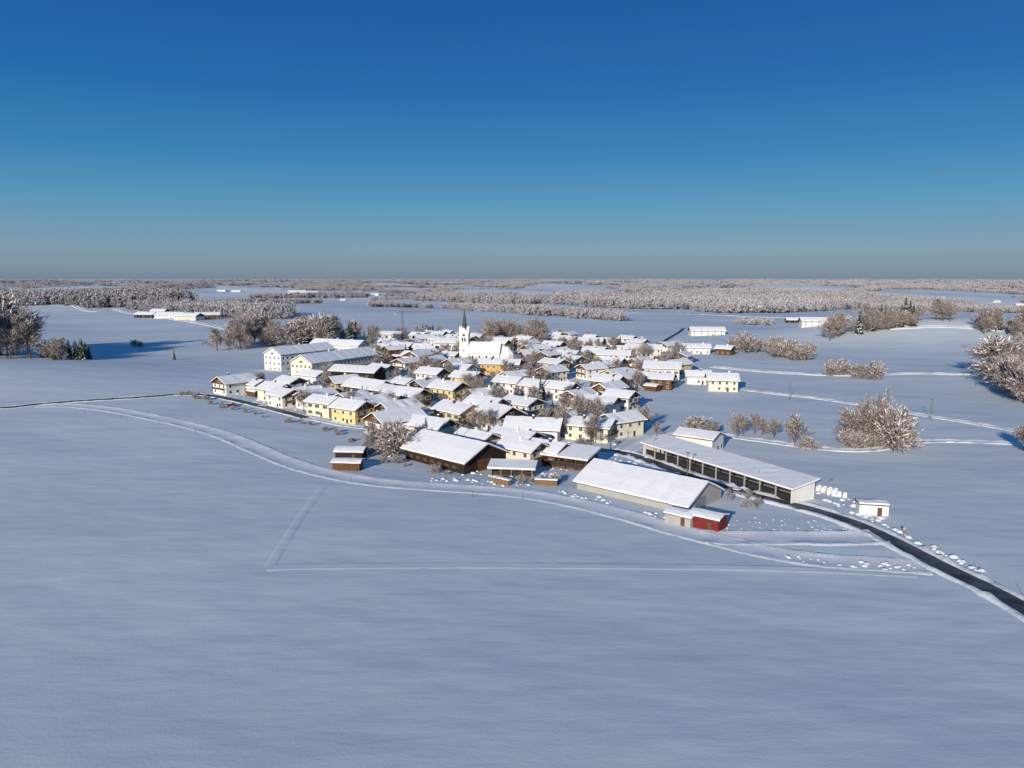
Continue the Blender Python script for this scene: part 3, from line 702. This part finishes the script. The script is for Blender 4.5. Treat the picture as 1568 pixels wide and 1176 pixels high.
lumps('garden_snow',[(x,y) for x,y in [(rnd.uniform(min(xs),max(xs)),rnd.uniform(min(ys),max(ys))) for _ in range(2600)] if inpoly(x,y,VW)],(.4,1.3))
def bales(u,v,n):
    p=P(u,v); e=empty('silage_bales',p,math.radians(-40)); b=MB(); s=MB()
    for k in range(n):
        x=(k%4)*1.5; y=(k//4)*1.6; b.cone((x,y),.62,.62,-.1,1.25,12); s.cone((x,y),.58,.42,1.253,1.5,10)
    b.obj('wrapped_bales',[M['frame']],e,True); s.obj('snow_caps',[M['snow']],e)
bales(1252,752,8); bales(1268,757,6)
def woodpile(u,v,dg):
    p=P(u,v); e=empty('wood_pile',p,math.radians(dg)); b=MB(); r=random.Random(5)
    for i in range(22):
        for j in range(6):
            a=(i*.3+r.uniform(-.03,.03),j*.28+.1+r.uniform(-.02,.02)); b.seg((a[0],-.6,a[1]),(a[0],.6,a[1]),.14,.14,6)
            b.add([(a[0]+.14*math.cos(q),-.6,a[1]+.14*math.sin(q)) for q in np.linspace(0,6.28,6,endpoint=False)],[tuple(range(6))])
    b.obj('logs',[M['palewood']],e); s=MB(); s.box(-.2,6.6,-.65,.65,1.7,2.0); s.obj('snow_cap',[M['snow']],e)
woodpile(755,738,-40); woodpile(820,742,-10)
def car(u,v,dg,mat):
    p=P(u,v); e=empty('parked_car',p,math.radians(dg))
    prof=[(-2.1,.35),(2.1,.35),(2.15,.75),(1.2,.95),(.55,1.42),(-1.3,1.45),(-2.0,.95),(-2.15,.8)]
    b=MB(); n=len(prof); vs=[(x,-.85,z) for x,z in prof]+[(x,.85,z) for x,z in prof]
    b.add(vs,[tuple(range(n)),tuple(range(2*n-1,n-1,-1))]+[(k,(k+1)%n,n+(k+1)%n,n+k) for k in range(n)]); b.obj('body',[M[mat]],e)
    g=MB()
    for s in(-1,1): g.add([(1.0,s*.86,.98),(.5,s*.86,1.35),(-1.25,s*.86,1.38),(-1.7,s*.86,.98)],[(0,1,2,3)])
    g.add([(1.18,-.7,.98),(1.18,.7,.98),(.6,.65,1.41),(.6,-.65,1.41)],[(0,1,2,3)]); g.obj('windows',[M['glass']],e)
    w=MB()
    for x in(-1.3,1.3):
        for s in(-1,1): w.seg((x,s*.7,.33),(x,s*.9,.33),.33,.33,12); w.add([(x+.33*math.cos(q),s*.9,.33+.33*math.sin(q)) for q in np.linspace(0,6.28,12,endpoint=False)],[tuple(range(12))])
    w.obj('wheels',[M['tyre']],e)
    s=MB(); s.box(-1.25,.5,-.75,.75,1.455,1.6); s.obj('snow_cap',[M['snow']],e)
for c_ in [(826,738,-10,'carblue'),(905,700,-30,'carred'),(1130,757,-50,'cargrey'),(355,622,-20,'carred'),(672,662,-30,'cargrey'),(575,662,-20,'carblue')]: car(*c_)
def crane():
    p=P(617,522); e=empty('tower_crane',p,math.radians(5)); b=MB(); hh=27; w=.6
    for sx in(-1,1):
        for sy in(-1,1): b.seg((sx*w,sy*w,0),(sx*w,sy*w,hh),.17,.17,4)
    for k in range(20):
        z=k*hh/20; z2=z+hh/20; f=1 if k%2 else -1
        for s in(-1,1): b.seg((-w*f,s*w,z),(w*f,s*w,z2),.10,.10,3); b.seg((s*w,-w*f,z),(s*w,w*f,z2),.10,.10,3)
    b.obj('mast',[M['darkmetal']],e); j=MB()
    for s in(-1,1): j.seg((-7,s*.5,hh),(27,s*.5,hh),.15,.15,4)
    j.seg((-3,0,hh+1.1),(27,0,hh+1.1),.14,.14,4)
    for k in range(20):
        x=-6+k*1.65; j.seg((x,-.5,hh),(x+.8,0,hh+1.1),.08,.08,3); j.seg((x,.5,hh),(x+.8,0,hh+1.1),.08,.08,3)
    j.seg((0,0,hh),(0,0,hh+5),.25,.15,4); j.seg((0,0,hh+5),(20,0,hh+1.1),.07,.07,3); j.seg((0,0,hh+5),(-7,0,hh),.07,.07,3)
    j.obj('jib',[M['redwood']],e); c=MB(); c.box(-7.5,-5.5,-.7,.7,hh-2,hh-.15); c.obj('counterweight',[M['grey']],e)
crane()
def sign(u,v,name,mat,h=2.4,w=.9,hh=.6):
    p=P(u,v); e=empty(name,p,math.radians(30)); b=MB(); b.seg((0,0,-.3),(0,0,h),.05,.05,6); b.obj('post',[M['metal']],e)
    c=MB(); c.box(-w/2,w/2,-.09,-.055,h-hh,h); c.obj('plate',[M[mat]],e)
sign(1384,820,'town_sign','signyel',2.0,.9,.6)
def stakes(pts):
    b=MB()
    for p in path(pts,22)[::1]:
        b.seg((p.x,p.y,p.z),(p.x,p.y,p.z+1.6),.05,.04,5,0); b.seg((p.x,p.y,p.z+1.6),(p.x,p.y,p.z+2.0),.055,.05,5,1)
    b.obj('snow_stakes',[M['wood'],M['red']])
stakes([(1568,915),(1440,852),(1340,805),(1280,785)]); stakes([(130,635),(300,662),(440,716),(640,754),(800,765)])
def pole(u,v,h=9):
    p=P(u,v); e=empty('utility_pole',p,rnd.uniform(0,3)); b=MB(); b.seg((0,0,-.5),(0,0,h),.16,.10,7); b.obj('post',[M['bark']],e); c=MB(); c.box(-1,1,-.06,.06,h-.6,h-.45); c.obj('crossarm',[M['wood']],e)
for q in [(1052,735),(1425,642),(1209,612),(700,690),(560,640),(935,690)]: pole(*q)
def lamp(u,v):
    p=P(u,v); e=empty('street_lamp',p,rnd.uniform(0,6)); b=MB(); b.seg((0,0,-.3),(0,0,6),.09,.06,7); b.seg((0,0,6),(1.2,0,6.3),.05,.05,6); b.obj('post',[M['metal']],e); c=MB(); c.box(1.0,1.7,-.15,.15,6.2,6.34); c.obj('lamp_head',[M['metal']],e)
for q in [(1265,768),(1160,750),(1000,700),(860,700),(700,672),(520,655)]: lamp(*q)

# ------------------------------------------------------------------ light
AZ=math.radians(24); EL=math.radians(15)
s=Vector((-math.sin(AZ)*math.cos(EL),-math.cos(AZ)*math.cos(EL),math.sin(EL)))
ld=bpy.data.lights.new('sun','SUN'); ld.energy=4.6; ld.angle=math.radians(.5); ld.color=(1,.90,.77)
lo=bpy.data.objects.new('sun',ld); COL.objects.link(lo); lo.rotation_euler=(-s).to_track_quat('-Z','Y').to_euler(); lo.location=(0,0,200)
w=bpy.data.worlds.new('World'); scene.world=w; w.use_nodes=True; nt=w.node_tree; bg=nt.nodes['Background']
sky=nt.nodes.new('ShaderNodeTexSky'); sky.sky_type='NISHITA'; sky.sun_disc=False; sky.sun_elevation=EL; sky.sun_rotation=math.pi+AZ
sky.air_density=1.0; sky.dust_density=.6; sky.ozone_density=4.0; sky.altitude=500
tc=nt.nodes.new('ShaderNodeTexCoord'); sx=nt.nodes.new('ShaderNodeSeparateXYZ'); nt.links.new(tc.outputs['Generated'],sx.inputs[0])
mr=nt.nodes.new('ShaderNodeMapRange'); mr.inputs['From Min'].default_value=0; mr.inputs['From Max'].default_value=.5; nt.links.new(sx.outputs['Z'],mr.inputs['Value'])
cr=nt.nodes.new('ShaderNodeValToRGB'); nt.links.new(mr.outputs['Result'],cr.inputs['Fac']); E=cr.color_ramp.elements
stops=[(0,(.165,.23,.32)),(.03,(.20,.285,.38)),(.075,(.195,.32,.43)),(.18,(.095,.295,.475)),(.30,(.03,.215,.46)),(.455,(.008,.14,.40)),(.66,(.003,.095,.33)),(1,(.02,.11,.30))]
E[0].position=0; E[0].color=(*stops[0][1],1); E[1].position=1; E[1].color=(*stops[-1][1],1)
for p_,c_ in stops[1:-1]:
    el=E.new(p_); el.color=(*c_,1)
sc=nt.nodes.new('ShaderNodeVectorMath'); sc.operation='SCALE'; sc.inputs['Scale'].default_value=10; nt.links.new(cr.outputs['Color'],sc.inputs[0])
mx=nt.nodes.new('ShaderNodeMix'); mx.data_type='RGBA'; mx.inputs[0].default_value=.9
nt.links.new(sky.outputs['Color'],mx.inputs[6]); nt.links.new(sc.outputs[0],mx.inputs[7]); nt.links.new(mx.outputs[2],bg.inputs['Color']); bg.inputs['Strength'].default_value=.1

# ------------------------------------------------------------------ camera
cd=bpy.data.cameras.new('camera'); cd.sensor_width=36; cd.lens=36*F/1568; cd.clip_end=100000; cd.clip_start=1
co=bpy.data.objects.new('camera',cd); COL.objects.link(co); co.location=(0,0,CAMZ); co.rotation_euler=(math.radians(90)-PITCH,0,0)
scene.camera=co
